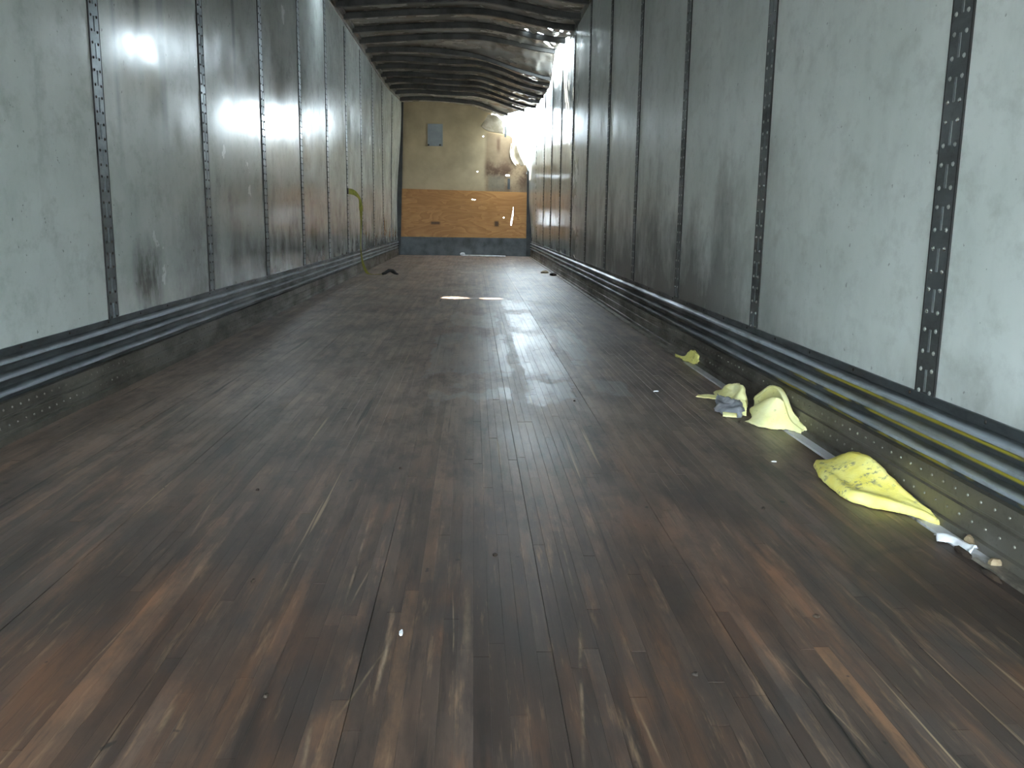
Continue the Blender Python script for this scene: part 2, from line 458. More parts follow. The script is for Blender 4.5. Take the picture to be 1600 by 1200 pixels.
def sealant(mesh, first):
    mesh.materials.append(MAT_GAP)
    for p in mesh.polygons:
        if p.index >= first: p.material_index = 1
def simple(name, c1, c2, scale, rough=0.6, metal=0.0, stretch=(1, 1, 1), bump=0.0, lo=0.4, hi=0.62):
    M = Mat(name, rough, metal)
    n = M.noise(M.scale(*stretch), scale, 5, 0.6)
    M.col(M.mix(M.rng(n, lo, hi), c1, c2))
    if bump: M.bump(n, 0.4, bump)
    return M.m
def strip_mat():
    M = Mat('pale_edge_strip', 0.45, 0.1)
    x, y, z = M.xyz()
    n = M.noise(M.scale(6, 2.5, 1), 2.2, 5, 0.65)
    c = M.mix(M.rng(n, 0.4, 0.6), srgb(150, 142, 128), srgb(84, 78, 70))
    yy = M.math('ADD', y, M.rng(n, 0.3, 0.7, -0.08, 0.08))
    w = M.math('MAXIMUM', M.band(yy, 2.35, 2.92, 0.05), M.band(yy, 1.74, 1.98, 0.04))
    w = M.math('MAXIMUM', w, M.math('MULTIPLY', M.band(yy, 3.6, 4.3, 0.05), 0.55))
    w = M.math('MULTIPLY', w, M.rng(n, 0.62, 0.7, 1, 0.3))
    M.col(M.mix(w, c, srgb(224, 226, 232)))
    return M.m
MAT_STRIP = strip_mat()

def roof_mat():
    M = Mat('roof_aluminium', 0.3, 0.35)
    x, y, z = M.xyz()
    n = M.noise(M.scale(1.0, 2.0, 1), 1.8, 5, 0.6)
    c = M.mix(M.rng(n, 0.35, 0.65), srgb(206, 204, 198), srgb(170, 158, 142))
    c = M.mix(M.rng(M.noise(M.scale(1, 3, 1), 1.1, 4, 0.6), 0.52, 0.66, 0, 0.6), c, srgb(140, 108, 80))
    M.col(c)
    M.rough(M.rng(n, 0.3, 0.7, 0.16, 0.36))
    return M.m
MAT_ROOF = roof_mat()

def tan_mat():
    M = Mat('tan_front_liner', 0.5, 0.0, 0.4)
    x, y, z = M.xyz()
    n = M.noise(M.pos, 1.5, 5, 0.6)
    c = M.mix(M.rng(n, 0.35, 0.65), srgb(184, 166, 136), srgb(152, 138, 112))
    n2 = M.noise(M.scale(1, 1, 1.0), 3.2, 6, 0.7)
    dmg = M.math('MULTIPLY', M.rng(x, 0.20, 0.26, 0, 1), M.rng(z, 2.26, 2.32, 1, 0))
    c = M.mix(M.math('MULTIPLY', dmg, M.rng(n2, 0.3, 0.6, 0.55, 0.85)), c, srgb(118, 98, 76))
    blot = M.math('MULTIPLY', M.band(x, 0.22, 1.02, 0.04), M.band(z, 1.3, 1.75, 0.14))
    c = M.mix(M.math('MULTIPLY', blot, M.rng(n2, 0.42, 0.58, 0, 0.85)), c, srgb(66, 42, 28))
    st = M.math('MULTIPLY', M.band(x, 0.44, 0.50, 0.02), M.band(z, 1.95, 2.2, 0.06))
    c = M.mix(M.math('MULTIPLY', st, 0.7), c, srgb(80, 54, 36))
    grey = M.math('MULTIPLY', M.band(x, 0.28, 0.6, 0.03), M.band(z, 1.24, 1.5, 0.05))
    c = M.mix(M.math('MULTIPLY', grey, 0.55), c, srgb(112, 110, 100))
    M.col(c)
    return M.m
MAT_TAN = tan_mat()
def ply_mat():
    M = Mat('plywood', 0.5, 0.0, 0.4)
    v = M.scale(0.9, 1, 4.2)
    d = M.noise(v, 1.1, 3, 0.5, 0.6)
    rings = M.math('FRACT', M.math('MULTIPLY', d, 9.0))
    c = M.mix(M.rng(rings, 0.0, 1.0, 0, 0.8), srgb(192, 142, 84), srgb(160, 108, 58))
    d2 = M.noise(M.scale(0.7, 1, 2.0), 1.6, 4, 0.6)
    c = M.mix(M.rng(d2, 0.45, 0.7, 0, 0.6), c, srgb(158, 108, 60))
    c = M.mix(M.rng(M.noise(M.scale(2, 1, 40), 1.5, 3, 0.6), 0.45, 0.75, 0, 0.35), c, srgb(140, 96, 54))
    x, y, z = M.xyz()
    for (x0, x1, z0, z1) in ((-0.80, -0.63, 0.585, 0.635), (0.41, 0.49, 0.56, 0.66)):
        k = M.math('MULTIPLY', M.band(x, x0, x1, 0.015), M.band(z, z0, z1, 0.015))
        c = M.mix(M.math('MULTIPLY', k, 0.85), c, srgb(48, 32, 22))
    M.col(c)
    return M.m
MAT_PLY = ply_mat()
MAT_PLATE = simple('grey_painted_plate', srgb(150, 158, 164), srgb(134, 142, 150), 5, 0.45, 0.1)
MAT_BOLT = simple('dark_bolt', srgb(50, 48, 46), srgb(70, 60, 50), 30, 0.5, 0.5)
MAT_CORNER = simple('dark_corner_post', srgb(58, 60, 60), srgb(40, 40, 40), 6, 0.5, 0.2)
MAT_TORN = simple('torn_pale_liner', srgb(216, 208, 192), srgb(176, 164, 142), 6, 0.55)
MAT_TORNW = simple('torn_white_skin', srgb(226, 230, 234), srgb(196, 202, 208), 5, 0.4)
MAT_GROUND = simple('asphalt_yard', srgb(120, 118, 114), srgb(98, 97, 95), 4, 0.9)

def foam_mat(name, c1, c2, dirt, dirt_lo=0.6):
    M = Mat(name, 0.85, 0.0, 0.2)
    n = M.noise(M.pos, 9, 5, 0.6)
    c = M.mix(M.rng(n, 0.35, 0.65), c1, c2)
    s = M.noise(M.scale(1, 1, 1), 60, 4, 0.65)
    s2 = M.noise(M.pos, 14, 3, 0.6)
    c = M.mix(M.math('MULTIPLY', M.rng(s, dirt_lo-0.06, dirt_lo+0.03), M.rng(s2, 0.48, 0.58), True), c, dirt)
    M.col(c); M.bump(M.noise(M.pos, 120, 3, 0.6), 0.5, 0.002)
    return M.m
MAT_FOAM_A = foam_mat('yellow_foam_near', srgb(244, 228, 112), srgb(250, 243, 160), srgb(168, 160, 112), 0.56)
MAT_FOAM_B = foam_mat('yellow_foam_mid', srgb(246, 238, 156), srgb(252, 248, 192), srgb(170, 162, 110), 0.68)
MAT_FOAM_C = foam_mat('yellow_foam_far', srgb(232, 226, 140), srgb(210, 202, 112), srgb(130, 120, 66), 0.6)
MAT_FOIL = simple('silver_backing', srgb(176, 178, 186), srgb(120, 122, 130), 18, 0.38, 0.4, (1, 1, 1), 0.004)
MAT_WEB = simple('yellow_green_webbing', srgb(140, 140, 44), srgb(112, 116, 40), 30, 0.8)
MAT_BLACK = simple('black_coated_hook', srgb(28, 28, 28), srgb(44, 42, 40), 30, 0.5, 0.2)
MAT_WHITE = simple('white_scrap', srgb(236, 238, 242), srgb(206, 206, 208), 20, 0.6)
MAT_TANBIT = simple('tan_wood_scrap', srgb(164, 146, 116), srgb(120, 102, 78), 24, 0.8)
MAT_DARKBIT = simple('dark_chip', srgb(40, 32, 26), srgb(64, 50, 38), 24, 0.8)

# ------------------------------------------------------------------ dimensions
Y0, YF = -1.8, 17.107
XL, XR = -1.4386, 1.123          # liner faces
FL, FR = -1.412, 1.060           # hardwood edges
S = 1.3573
LPOST = [3.58+S*k for k in range(-3, 10)]
RPOST = [2.0912+S*k for k in range(-2, 11)]
ZTL = 2.865
def ztop_r(y):
    z = lerp_tab([(10.7, 2.85), (11.0, 2.76), (11.3, 2.60), (12.1, 2.57), (12.3, 2.64), (12.6, 2.76), (14, 2.80), (16, 2.84), (17.2, 2.80)], y)
    if y > 10.7: z += 0.05*mnoise.noise(Vector((y*3.1, 4.2, 0)))+0.02*mnoise.noise(Vector((y*11, 1.2, 0)))
    return z
def bend_l(y, z): return 0.10*sm(14.8, 17.2, y)*sm(0.9, 2.7, z)
def bend_r(y, z): return -0.07*sm(14.5, 17.1, y)*sm(0.3, 1.2, z)+0.05*sm(14.0, 17.0, y)*sm(1.9, 2.7, z)
def roof_edge(y):
    e = lerp_tab([(10.3, 1.14), (10.8, 1.12), (11.1, 1.035), (12.3, 1.02), (12.7, 1.085), (14.2, 1.09), (15.5, 1.06), (16.0, 0.92), (16.5, 0.68), (17.15, 0.42)], y)
    if y > 10.6: e += 0.014*mnoise.noise(Vector((y*2.6, 0.3, 7)))+0.012*mnoise.noise(Vector((y*9, 0.3, 7)))
    return e
def roof_z(x, y, crumple=True):
    # left 2.875, crowned 2.955, right 2.82; caved in on the right towards the front
    t = (x+1.41)/2.5
    z = 2.872+0.085*math.sin(min(1, max(0, t/0.62))*math.pi/2) - 0.15*sm(0.55, 1.02, t)
    cave = sm(11.7, 12.4, y)
    z -= cave*(0.085*sm(0.05, 0.5, t)+0.13*sm(0.5, 1.0, t))
    z -= 0.10*math.exp(-((y-12.1)/0.35)**2)*sm(0.3, 0.8, t)
    z -= 0.10*sm(15.8, 17.1, y)*sm(0.35, 0.75, t)
    z -= 0.06*sm(16.0, 17.1, y)
    if crumple:
        a = sm(9.0, 11.0, y)*sm(0.5, 0.85, t)
        if a > 0:
            q = Vector((x*2.6+y*0.7, y*2.2-x*0.8, 1.3))
            z += a*(0.045*mnoise.noise(q)+0.045*(abs(mnoise.noise(q*2.1))-0.25)+0.02*mnoise.noise(q*5))
        z += 0.006*mnoise.noise(Vector((x*1.1, y*2.4, 5)))
    return z

# ------------------------------------------------------------------ ground outside
mb = MB(); mb.grid(lambda u, v: (-60+120*u, -60+130*v, -1.25), 4, 4)
struct(mb.build('ground', MAT_GROUND))

# ------------------------------------------------------------------ floor
mb = MB(); mb.box(XL, XR+0.01, Y0, YF, -0.09, -0.006)
floor = struct(mb.build('floor', MAT_GAP))
unit = MB()   # one stave, unit size, chamfered long edges
prof = [(-0.5, -1), (-0.5, -0.014), (-0.48, 0), (0.48, 0), (0.5, -0.014), (0.5, -1)]
for yy in (-0.5, 0.5):
    for (a, b) in prof: unit.v.append((a, yy, b))
for i in range(5): unit.f.append((i, i+6, i+7, i+1))
unit.f.append((0, 1, 2, 3, 4, 5)); unit.f.append((11, 10, 9, 8, 7, 6))
UN = unit.mesh('floor_stave', MAT_FLOOR)
staves = []
SW = (FR-FL)/96
rng = random.Random(3)
for i in range(96):
    xc = FL+(i+0.5)*SW
    seam = 0.0008 if i % 12 == 0 else 0.0
    y = Y0-rng.random()*0.6
    drop_b = 0.0012*((i//12) % 3)
    while y < YF-0.02:
        Lh = rng.uniform(0.45, 1.25)
        a = max(y, Y0); b = min(y+Lh, YF-0.02)
        if b-a > 0.03:
            staves.append((xc+seam*0.5, SW-0.0001-seam, a, b, -drop_b*0.25-rng.random()*0.0005))
        y += Lh
def shows(st):      # how large a stave shows: its length inside the frame over distance squared
    xc, w, a, b, z = st
    lim = (abs(xc)/(0.536 if xc < 0 else 0.629)-0.13)/0.98
    a = max(a, 0.97, lim)
    return (b-a)/((a+b)/2)**2 if b > a else b-a
vis = sorted(staves, key=lambda st: -shows(st))
near, rest = vis[:300], vis[300:]
for (xc, w, a, b, z) in near:
    o = link('floor_stave', UN, floor)
    o.location = (xc, (a+b)/2, z); o.scale = (w, b-a-0.0008, 0.02)
mb = MB()
for (xc, w, a, b, z) in rest:
    mb.raw([(xc+p[0]*w, (a+b)/2+p[1]*(b-a-0.0008), z+p[2]*0.02) for p in unit.v], unit.f)
o = mb.build('floor_stave_field', MAT_FLOOR, floor); o['kind'] = 'stuff'

# pale aluminium strip along the right edge, thin one along the left
def edge_strip(name, x0, x1, z):
    mb = MB()
    def fn(u, v):
        y = Y0+(YF-Y0)*u; k = 0.003*mnoise.noise(Vector((y*2, x0, 0)))
        xx = [x0, x0+0.004, x1-0.004, x1][v]
        return (xx, y, (z-0.012 if v in (0, 3) else z)+k*0.3)
    n = len(mb.v); nu = 160
    for i in range(nu+1):
        for v in range(4): mb.v.append(fn(i/nu, v))
    for i in range(nu):
        for v in range(3):
            a = i*4+v; mb.f.append((a, a+1, a+5, a+4))
    return struct(mb.build(name, MAT_STRIP))
edge_strip('trim_1', FR+0.003, XR-0.004, 0.0015)
edge_strip('trim_2', XL+0.003, FL-0.002, 0.0)

# ------------------------------------------------------------------ side walls
def side_wall(side):
    left = side == 'left'
    X = XL if left else XR
    sg = 1 if left else -1            # towards the inside
    bend = bend_l if left else bend_r
    ztop = (lambda y: ZTL) if left else ztop_r
    mp = MAT_PL if left else MAT_PR
    posts = LPOST if left else RPOST
    # outer skin
    mb = MB()
    def skin(u, v):
        y = Y0+(YF+0.02-Y0)*u; zt = ztop(y)-0.01; z = -0.15+(zt+0.15)*v
        return (X-sg*0.045+bend(y, z), y, z)
    mb.grid(skin, 220, 10, flip=not left)
    wall = struct(mb.build('wall_'+side, MAT_SKIN))
    # liner panels between post centres
    edges = [Y0]+[p for p in posts if Y0+0.2 < p < YF-0.1]+[YF]
    for k, (a, b) in enumerate(zip(edges, edges[1:])):
        mb = MB(); ny = 16; nz = 22; seed = k*7.3+(0 if left else 50)
        a2, b2 = a+0.0015, b-0.0015
        def face(u, v, off=0.0):
            y = a2+(b2-a2)*u; z = 0.02+(ztop(y)-0.02)*v
            w = math.sin(math.pi*u)*math.sin(math.pi*min(1, max(0, v)))
            bow = (0.0025 if left or b < 10 else 0.001)*w*mnoise.noise(Vector((u*1.6, v*2.4, seed)))*2
            return (X+sg*(bow-off)+bend(y, z), y, z)
        mb.grid(face, ny, nz, flip=left)
        mb.grid(lambda u, v: face(u, v, 0.012), ny, nz, flip=not left)
        for k2 in range(ny):
            u0, u1 = k2/ny, (k2+1)/ny
            mb.raw([face(u0, 1), face(u1, 1), face(u1, 1, 0.012), face(u0, 1, 0.012)], [(0, 1, 2, 3)])
        for k2 in range(nz):
            v0, v1 = k2/nz, (k2+1)/nz
            for u in (0, 1): mb.raw([face(u, v0), face(u, v1), face(u, v1, 0.012), face(u, v0, 0.012)], [(0, 1, 2, 3)])
        mb.build('wall_panel', mp, wall, True)
    # slotted logistic posts
    PW, PT, pitch, sh, sw = 0.088, 0.0045, 0.0985, 0.056, 0.011
    cache = {}
    for p in posts:
        if not (Y0+0.1 < p < YF-0.1): continue
        zt = round(min(ztop(p), 2.80)-0.04, 2)
        if zt not in cache:
            mb = MB(); rv = MB()
            for (a, b) in ((-PW/2, -sw/2), (sw/2, PW/2)):
                mb.box(min(0, sg*PT), max(0, sg*PT), a, b, DADO, zt)
            z = DADO+0.008; prev = DADO
            while z+sh < zt:
                mb.box(min(0, sg*PT), max(0, sg*PT), -sw/2, sw/2, prev, z)
                for yy in (-0.026, 0.026):
                    for zz in (z+0.001, z+sh-0.001):
                        rv.dome((sg*PT, yy, zz), (sg, 0, 0), 0.0062, 0.0035)
                prev = z+sh; z += pitch
            mb.box(min(0, sg*PT), max(0, sg*PT), -sw/2, sw/2, prev, zt)
            # dark sealant bead along both edges
            mb.edge0 = len(mb.f)
            for a in (-PW/2-0.003, PW/2-0.001):
                mb.box(min(0, sg*(PT+0.0006)), max(0, sg*(PT+0.0006)), a, a+0.004, DADO, zt)
            # bow with the wall at the front end
            cache[zt] = (mb, rv)
        mb0, rv0 = cache[zt]
        def bent(mbx):
            q = MB(); q.f = mbx.f
            q.v = [(X+v[0]+bend(p, v[2]), p+v[1], v[2]) for v in mbx.v]; return q
        if p > 14.0:
            po = bent(mb0).build('logistic_post', MAT_POST_L if left else MAT_POST_R, wall)
            sealant(po.data, mb0.edge0)
            ro = bent(rv0).build('rivets', MAT_RIVET if not left else MAT_BOLT, po, True)
        else:
            key = ('m', zt)
            if key not in cache:
                cache[key] = (mb0.mesh('logistic_post', MAT_POST_L if left else MAT_POST_R), rv0.mesh('rivets', MAT_RIVET if not left else MAT_BOLT, True))
                sealant(cache[key][0], mb0.edge0)
            po = link('logistic_post', cache[key][0], wall); po.location = (X, p, 0)
            ro = link('rivets', cache[key][1], po)
        ro['kind'] = 'stuff'
    # corrugated scuff liner: flat lip, then three ridges
    pr = [(DADO+0.004, 0.0), (DADO+0.004, 0.007), (DADO-0.016, 0.007), (DADO-0.016, 0.003)]
    for k in range(3):
        z = DADO-0.016-k*0.047
        pr += [(z-0.004, 0.003), (z-0.015, 0.023), (z-0.023, 0.024), (z-0.034, 0.003)]
    pr += [(0.120, 0.003)]
    mb = MB(); ys = [Y0+(YF-Y0)*i/120 for i in range(121)]
    def extrude(pr, jit):
        n = len(mb.v); m = len(pr)
        for y in ys:
            for j, (z, o) in enumerate(pr):
                d = jit*mnoise.noise(Vector((y*1.7, z*30, 3 if left else 8)))
                mb.v.append((X+sg*(o+d)+bend(y, z), y, z+d*0.7))
        for i in range(len(ys)-1):
            for j in range(m-1):
                a = n+i*m+j; b = a+m
                mb.f.append((a, a+1, b+1, b) if left else (a, b, b+1, a+1))
    extrude(pr, 0.0016)
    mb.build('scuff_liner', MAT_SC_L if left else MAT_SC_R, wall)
    mb = MB()
    base = [(0.126, 0.006), (0.124, 0.020), (0.086, 0.021), (0.083, 0.0165), (0.076, 0.0165), (0.073, 0.023), (0.034, 0.024), (0.031, 0.0185), (0.024, 0.0185), (0.020, 0.026), (-0.012, 0.026)]
    if not left: base = [(z, o-0.003) for z, o in base]
    extrude(base, 0.0015)
    br = mb.build('base_rail', MAT_BASE, wall)
    rv = MB(); y = 0.9
    while y < 9.0:
        for zz, oo in ((0.104, 0.0205), (0.053, 0.0235)):
            rv.dome((X+sg*(oo-(0 if left else 0.003)), y+(0.02 if zz < 0.1 else 0), zz), (sg, 0, 0), 0.0042, 0.003)
        y += 0.052
    ro = rv.build('rivets', MAT_RIVET_D, br, True); ro['kind'] = 'stuff'
    # screws through the liner lip
    sc = MB(); y = 0.8
    while y < 8:
        sc.dome((X+sg*0.006, y, DADO-0.005), (sg, 0, 0), 0.006, 0.004); y += S/4
    so = sc.build('screws', MAT_BOLT, wall, True); so['kind'] = 'stuff'
    # top rail
    mb = MB(); y1 = YF if left else 10.75
    zr = 2.80 if left else 2.765
    tp = [(zr, 0.001), (zr, 0.012), (zr+0.035, 0.014), (zr+0.045, 0.03), (zr+0.05, 0.052), (zr+0.062, 0.054), (zr+0.075, 0.052), (zr+0.085, 0.0)]
    ys2 = [Y0+(y1-Y0)*i/100 for i in range(101)]
    m = len(tp)
    for y in ys2:
        for (z, o) in tp:
            mb.v.append((X+sg*o+bend(y, z), y, z))
    for i in range(100):
        for j in range(m-1):
            a = i*m+j; b = a+m
            mb.f.append((a, a+1, b+1, b))
    mb.build('top_rail', MAT_RAIL, wall)
    return wall
wall_left = side_wall('left')
wall_right = side_wall('right')

# ------------------------------------------------------------------ roof
mb = MB(); NX, NY = 150, 520
XA = -1.43
holes = [(-1.20, 8.605, 0.115, 0.12), (-0.885, 8.575, 0.10, 0.075), (0.99, 10.55, 0.02, 0.04), (1.03, 10.75, 0.018, 0.05), (0.93, 10.95, 0.02, 0.05)]
slits = [(0.60, 10.80, 0.97, 11.50, 0.02), (0.75, 10.80, 0.93, 11.27, 0.017), (0.79, 10.52, 0.88, 10.50, 0.010), (0.86, 11.15, 1.0, 11.25, 0.012), (0.80, 13.0, 1.0, 13.15, 0.012), (0.70, 14.4, 0.95, 14.5, 0.012)]
def in_slit(x, y):
    for x0, y0, x1, y1, w in slits:
        dx, dy = x1-x0, y1-y0; t = ((x-x0)*dx+(y-y0)*dy)/(dx*dx+dy*dy)
        if 0 < t < 1 and math.hypot(x-x0-t*dx, (y-y0-t*dy)*0.45) < w*(0.4+t): return True
    return False
for i in range(NX+1):
    for j in range(NY+1):
        y = Y0+(YF+0.02-Y0)*j/NY; e = roof_edge(y)
        x = XA+(e-XA)*i/NX
        z = roof_z(x, y)
        if i == NX and y > 10.6: z += 0.02*mnoise.noise(Vector((y*6, 2, 2)))
        mb.v.append((x+bend_l(y, 2.8)*(1-i/NX), y, z))
for i in range(NX):
    for j in range(NY):
        a = i*(NY+1)+j; b = a+NY+1
        c = [sum(mb.v[k][q] for k in (a, b, a+1, b+1))/4 for q in (0, 1)]
        if any(((c[0]-hx)/rx)**2+((c[1]-hy)/ry)**2 < 1+0.5*mnoise.noise(Vector((c[0]*30, c[1]*30, 0))) for hx, hy, rx, ry in holes): continue
        if c[0] > 0.5 and c[1] > 10 and in_slit(*c): continue
        mb.f.append((a, a+1, b+1, b))
ceiling = struct(mb.build('ceiling', MAT_ROOF, None, True))
# roof bows, each a pressed channel following the sheet
bows = [9.61, 10.167, 10.88, 11.51, 12.14, 12.78, 13.40, 14.10, 14.70, 15.35, 16.0, 16.6]
y = 9.61
while y > 0.4:
    y -= 0.665
    bows.append(y)
for y in bows:
    mb = MB(); n = 40
    prf = [(-0.036, 0.0), (-0.026, -0.012), (-0.024, -0.062), (0.024, -0.062), (0.026, -0.012), (0.036, 0.0)]
    e = roof_edge(y)-0.02 if y > 10.6 else 1.10
    tw = 0.10*mnoise.noise(Vector((y*3, 0, 0)))
    for i in range(n+1):
        x = -1.41+(e+1.41)*i/n
        t = (x+1.41)/2.5
        sag = sm(0.4, 0.9, t)*sm(11, 12, y)
        yy = y+tw*sag
        zz = roof_z(x, y, False)-0.008-0.012*sag*(1+mnoise.noise(Vector((x*4, y*3, 0))))
        for (a, b) in prf:
            bb = b*(1-0.35*sag)
            mb.v.append((x+bend_l(y, 2.8)*(1-i/n), yy+a, zz+bb))
    for i in range(n):
        for j in range(5):
            a = i*6+j; b = a+6
            mb.f.append((a, b, b+1, a+1))
    mb.build('roof_bow', MAT_BOW, ceiling)
# unseen upright strip added outside along the tear to keep the sun out
mb = MB()
def sun_shield(u, v):
    y = 10.0+(17.5-10.0)*u; e = roof_edge(y)
    h = (0.95+0.1*mnoise.noise(Vector((y*1.5, 0, 4))))*v
    return (e-0.01-0.12*v+0.03*v*mnoise.noise(Vector((y*2.5, v*2, 2))), y, roof_z(e, y)-0.01+h)
mb.grid(sun_shield, 90, 10)
mb.build('added_sun_shield', MAT_ROOF, ceiling, True)

# ------------------------------------------------------------------ front wall
mb = MB()
mb.box(XL+0.02, XR-0.02, YF+0.03, YF+0.06, -0.12, 0.30)
wall_front = struct(mb.build('wall_front', MAT_KICK))
def fto(x, z): return (x, YF, z)
def spot(x, z, rx, rz, n=7, rot=0):
    return [(x+rx*math.cos(2*math.pi*k/n+rot)*(1+0.2*math.sin(k*2.3)), z+rz*math.sin(2*math.pi*k/n+rot)*(1+0.2*math.cos(k*1.7))) for k in range(n)]
outer = [(-1.40, 1.215), (1.04, 1.19), (1.04, 1.60), (0.985, 1.72), (0.95, 1.70), (0.90, 1.77), (0.85, 1.72), (0.80, 1.74), (0.735, 1.80), (0.705, 1.93), (0.73, 2.03), (0.735, 2.11), (0.74, 2.20),
         (0.69, 2.245), (0.55, 2.29), (0.40, 2.32), (0.27, 2.345), (0.20, 2.40), (0.235, 2.50), (0.31, 2.60), (0.40, 2.68), (0.30, 2.86), (-0.2, 2.95), (-1.36, 2.95), (-1.38, 2.5)]
mb = MB()
plate(mb, outer, [spot(0.183, 2.223, 0.011, 0.011), spot(0.079, 1.578, 0.011, 0.010), spot(0.649, 1.516, 0.042, 0.014, 9)], fto, (0, 0.012, 0))
mb.build('upper_liner', MAT_TAN, wall_front)
mb = MB()
slit = [(0.765, 0.945), (0.770, 0.86), (0.766, 0.78), (0.752, 0.68), (0.735, 0.585), (0.718, 0.59), (0.728, 0.68), (0.745, 0.76), (0.760, 0.86)]
plate(mb, [(-1.375, 0.33), (1.035, 0.305), (1.035, 1.205), (-1.36, 1.24)], [spot(0.009, 1.055, 0.036, 0.007, 8), spot(0.586, 0.728, 0.008, 0.012), slit], lambda x, z: (x, YF-0.022, z), (0, 0.02, 0))
mb.build('plywood_sheet', MAT_PLY, wall_front)
mb = MB()
mb.box(XL+0.02, 1.085, YF-0.03, YF-0.004, 0.0, 0.335)
mb.box(XL+0.02, 1.085, YF-0.036, YF-0.03, 0.315, 0.345)
mb.build('kick_plate', MAT_KICK, wall_front)
mb = MB()
mb.raw([(-1.46, YF-0.05, 0), (-1.38, YF-0.05, 0), (-1.30, YF-0.05, 2.86), (-1.42, YF-0.05, 2.86), (-1.46, YF+0.03, 0), (-1.38, YF+0.03, 0), (-1.30, YF+0.03, 2.86), (-1.42, YF+0.03, 2.86)],
       [(0, 1, 2, 3), (7, 6, 5, 4), (0, 4, 5, 1), (1, 5, 6, 2), (2, 6, 7, 3), (3, 7, 4, 0)])
mb.build('corner_post', MAT_CORNER, wall_front)
mb = MB()
mb.raw([(1.02, YF-0.05, 0), (1.14, YF-0.05, 0), (1.10, YF-0.05, 1.55), (1.02, YF-0.05, 1.62), (1.02, YF+0.03, 0), (1.14, YF+0.03, 0), (1.10, YF+0.03, 1.55), (1.02, YF+0.03, 1.62)],
       [(0, 1, 2, 3), (7, 6, 5, 4), (0, 4, 5, 1), (1, 5, 6, 2), (2, 6, 7, 3), (3, 7, 4, 0)])
mb.build('corner_post', MAT_CORNER, wall_front)
# grey document plate with folded rim and two bolts
mb = MB()
px0, px1, pz0, pz1 = -0.858, -0.575, 2.03, 2.432
mb.box(px0, px1, YF-0.012, YF-0.001, pz0, pz1)
for (a, b, c, d) in ((px0, px0+0.012, pz0, pz1), (px1-0.012, px1, pz0, pz1)):
    mb.box(a, b, YF-0.02, YF-0.012, c, d)
vp = mb.build('cover_plate', MAT_PLATE, wall_front)
for bx in (px0+0.02, px1-0.05):
    q = MB(); q.dome((bx, YF-0.02, pz0+0.02), (0, -1, 0), 0.016, 0.012, 8); q.build('bolt', MAT_BOLT, vp, True)
# split along the top of the liner and a small handle slot
mb = MB(); mb.box(0.652, 0.70, YF-0.014, YF-0.002, 1.26, 1.46); mb.build('slot_bracket', MAT_KICK, wall_front)
# torn pieces round the hole
m = sheet_mesh('torn_liner_flap', MAT_TORN, [
    [(0.14, YF-0.016, 2.40), (0.25, YF-0.02, 2.32), (0.40, YF-0.03, 2.29), (0.57, YF-0.06, 2.27)],
    [(0.19, YF-0.02, 2.50), (0.29, YF-0.05, 2.47), (0.42, YF-0.08, 2.44), (0.57, YF-0.12, 2.40)],
    [(0.27, YF-0.016, 2.62), (0.35, YF-0.04, 2.61), (0.44, YF-0.08, 2.58), (0.53, YF-0.14, 2.51)]], 0.006, 12, 10, 0.006, 4)
link('torn_liner_flap', m, wall_front)
m = sheet_mesh('torn_liner_flap', MAT_TORN, [
    [(0.70, YF-0.02, 2.10), (0.69, YF-0.02, 1.95), (0.72, YF-0.03, 1.80), (0.79, YF-0.02, 1.70)],
    [(0.78, YF+0.05, 2.12), (0.76, YF+0.04, 1.98), (0.80, YF+0.03, 1.82), (0.86, YF+0.02, 1.70)],
    [(0.80, YF-0.04, 2.10), (0.84, YF-0.05, 1.98), (0.90, YF-0.06, 1.84), (0.97, YF-0.04, 1.70)]], 0.006, 14, 12, 0.006, 5, 2.0)
link('torn_liner_flap', m, wall_front)
m = sheet_mesh('torn_corner_skin', MAT_TORNW, [
    [(0.80, YF+0.03, 2.14), (0.82, YF+0.03, 1.95), (0.86, YF+0.03, 1.80), (0.92, YF+0.02, 1.66)],
    [(0.90, YF+0.07, 2.22), (0.91, YF+0.06, 2.02), (0.94, YF+0.05, 1.82), (0.98, YF+0.02, 1.60)],
    [(0.99, YF+0.00, 2.30), (1.00, YF+0.0, 2.02), (1.01, YF+0.0, 1.80), (1.03, YF+0.0, 1.55)],
    [(1.10, YF-0.07, 2.36), (1.10, YF-0.06, 2.05), (1.09, YF-0.05, 1.80), (1.09, YF-0.04, 1.50)]], 0.006, 24, 18, 0.015, 5, 5.0, jag=0.02)
link('torn_corner_skin', m, wall_front)
mb = MB(); mb.tube([(0.60, YF+0.02, 2.22), (0.605, YF+0.01, 2.32), (0.60, YF+0.0, 2.42)], 0.028, 6); mb.build('bent_bracket', MAT_KICK, wall_front)

# unseen half-raised shutter behind the camera, added to cut the rear light
mb = MB(); mb.box(XL-0.05, XR+0.05, Y0-0.06, Y0-0.04, 2.78, 2.90)
rear_blocker = struct(mb.build('rear_blocker_1', MAT_SKIN))
for k in range(3):
    q = MB(); q.box(XL-0.03, XR+0.03, Y0-0.04, Y0, 1.38+k*0.47, 1.38+k*0.47+0.464); q.build('blocker_panel', MAT_SKIN, rear_blocker)

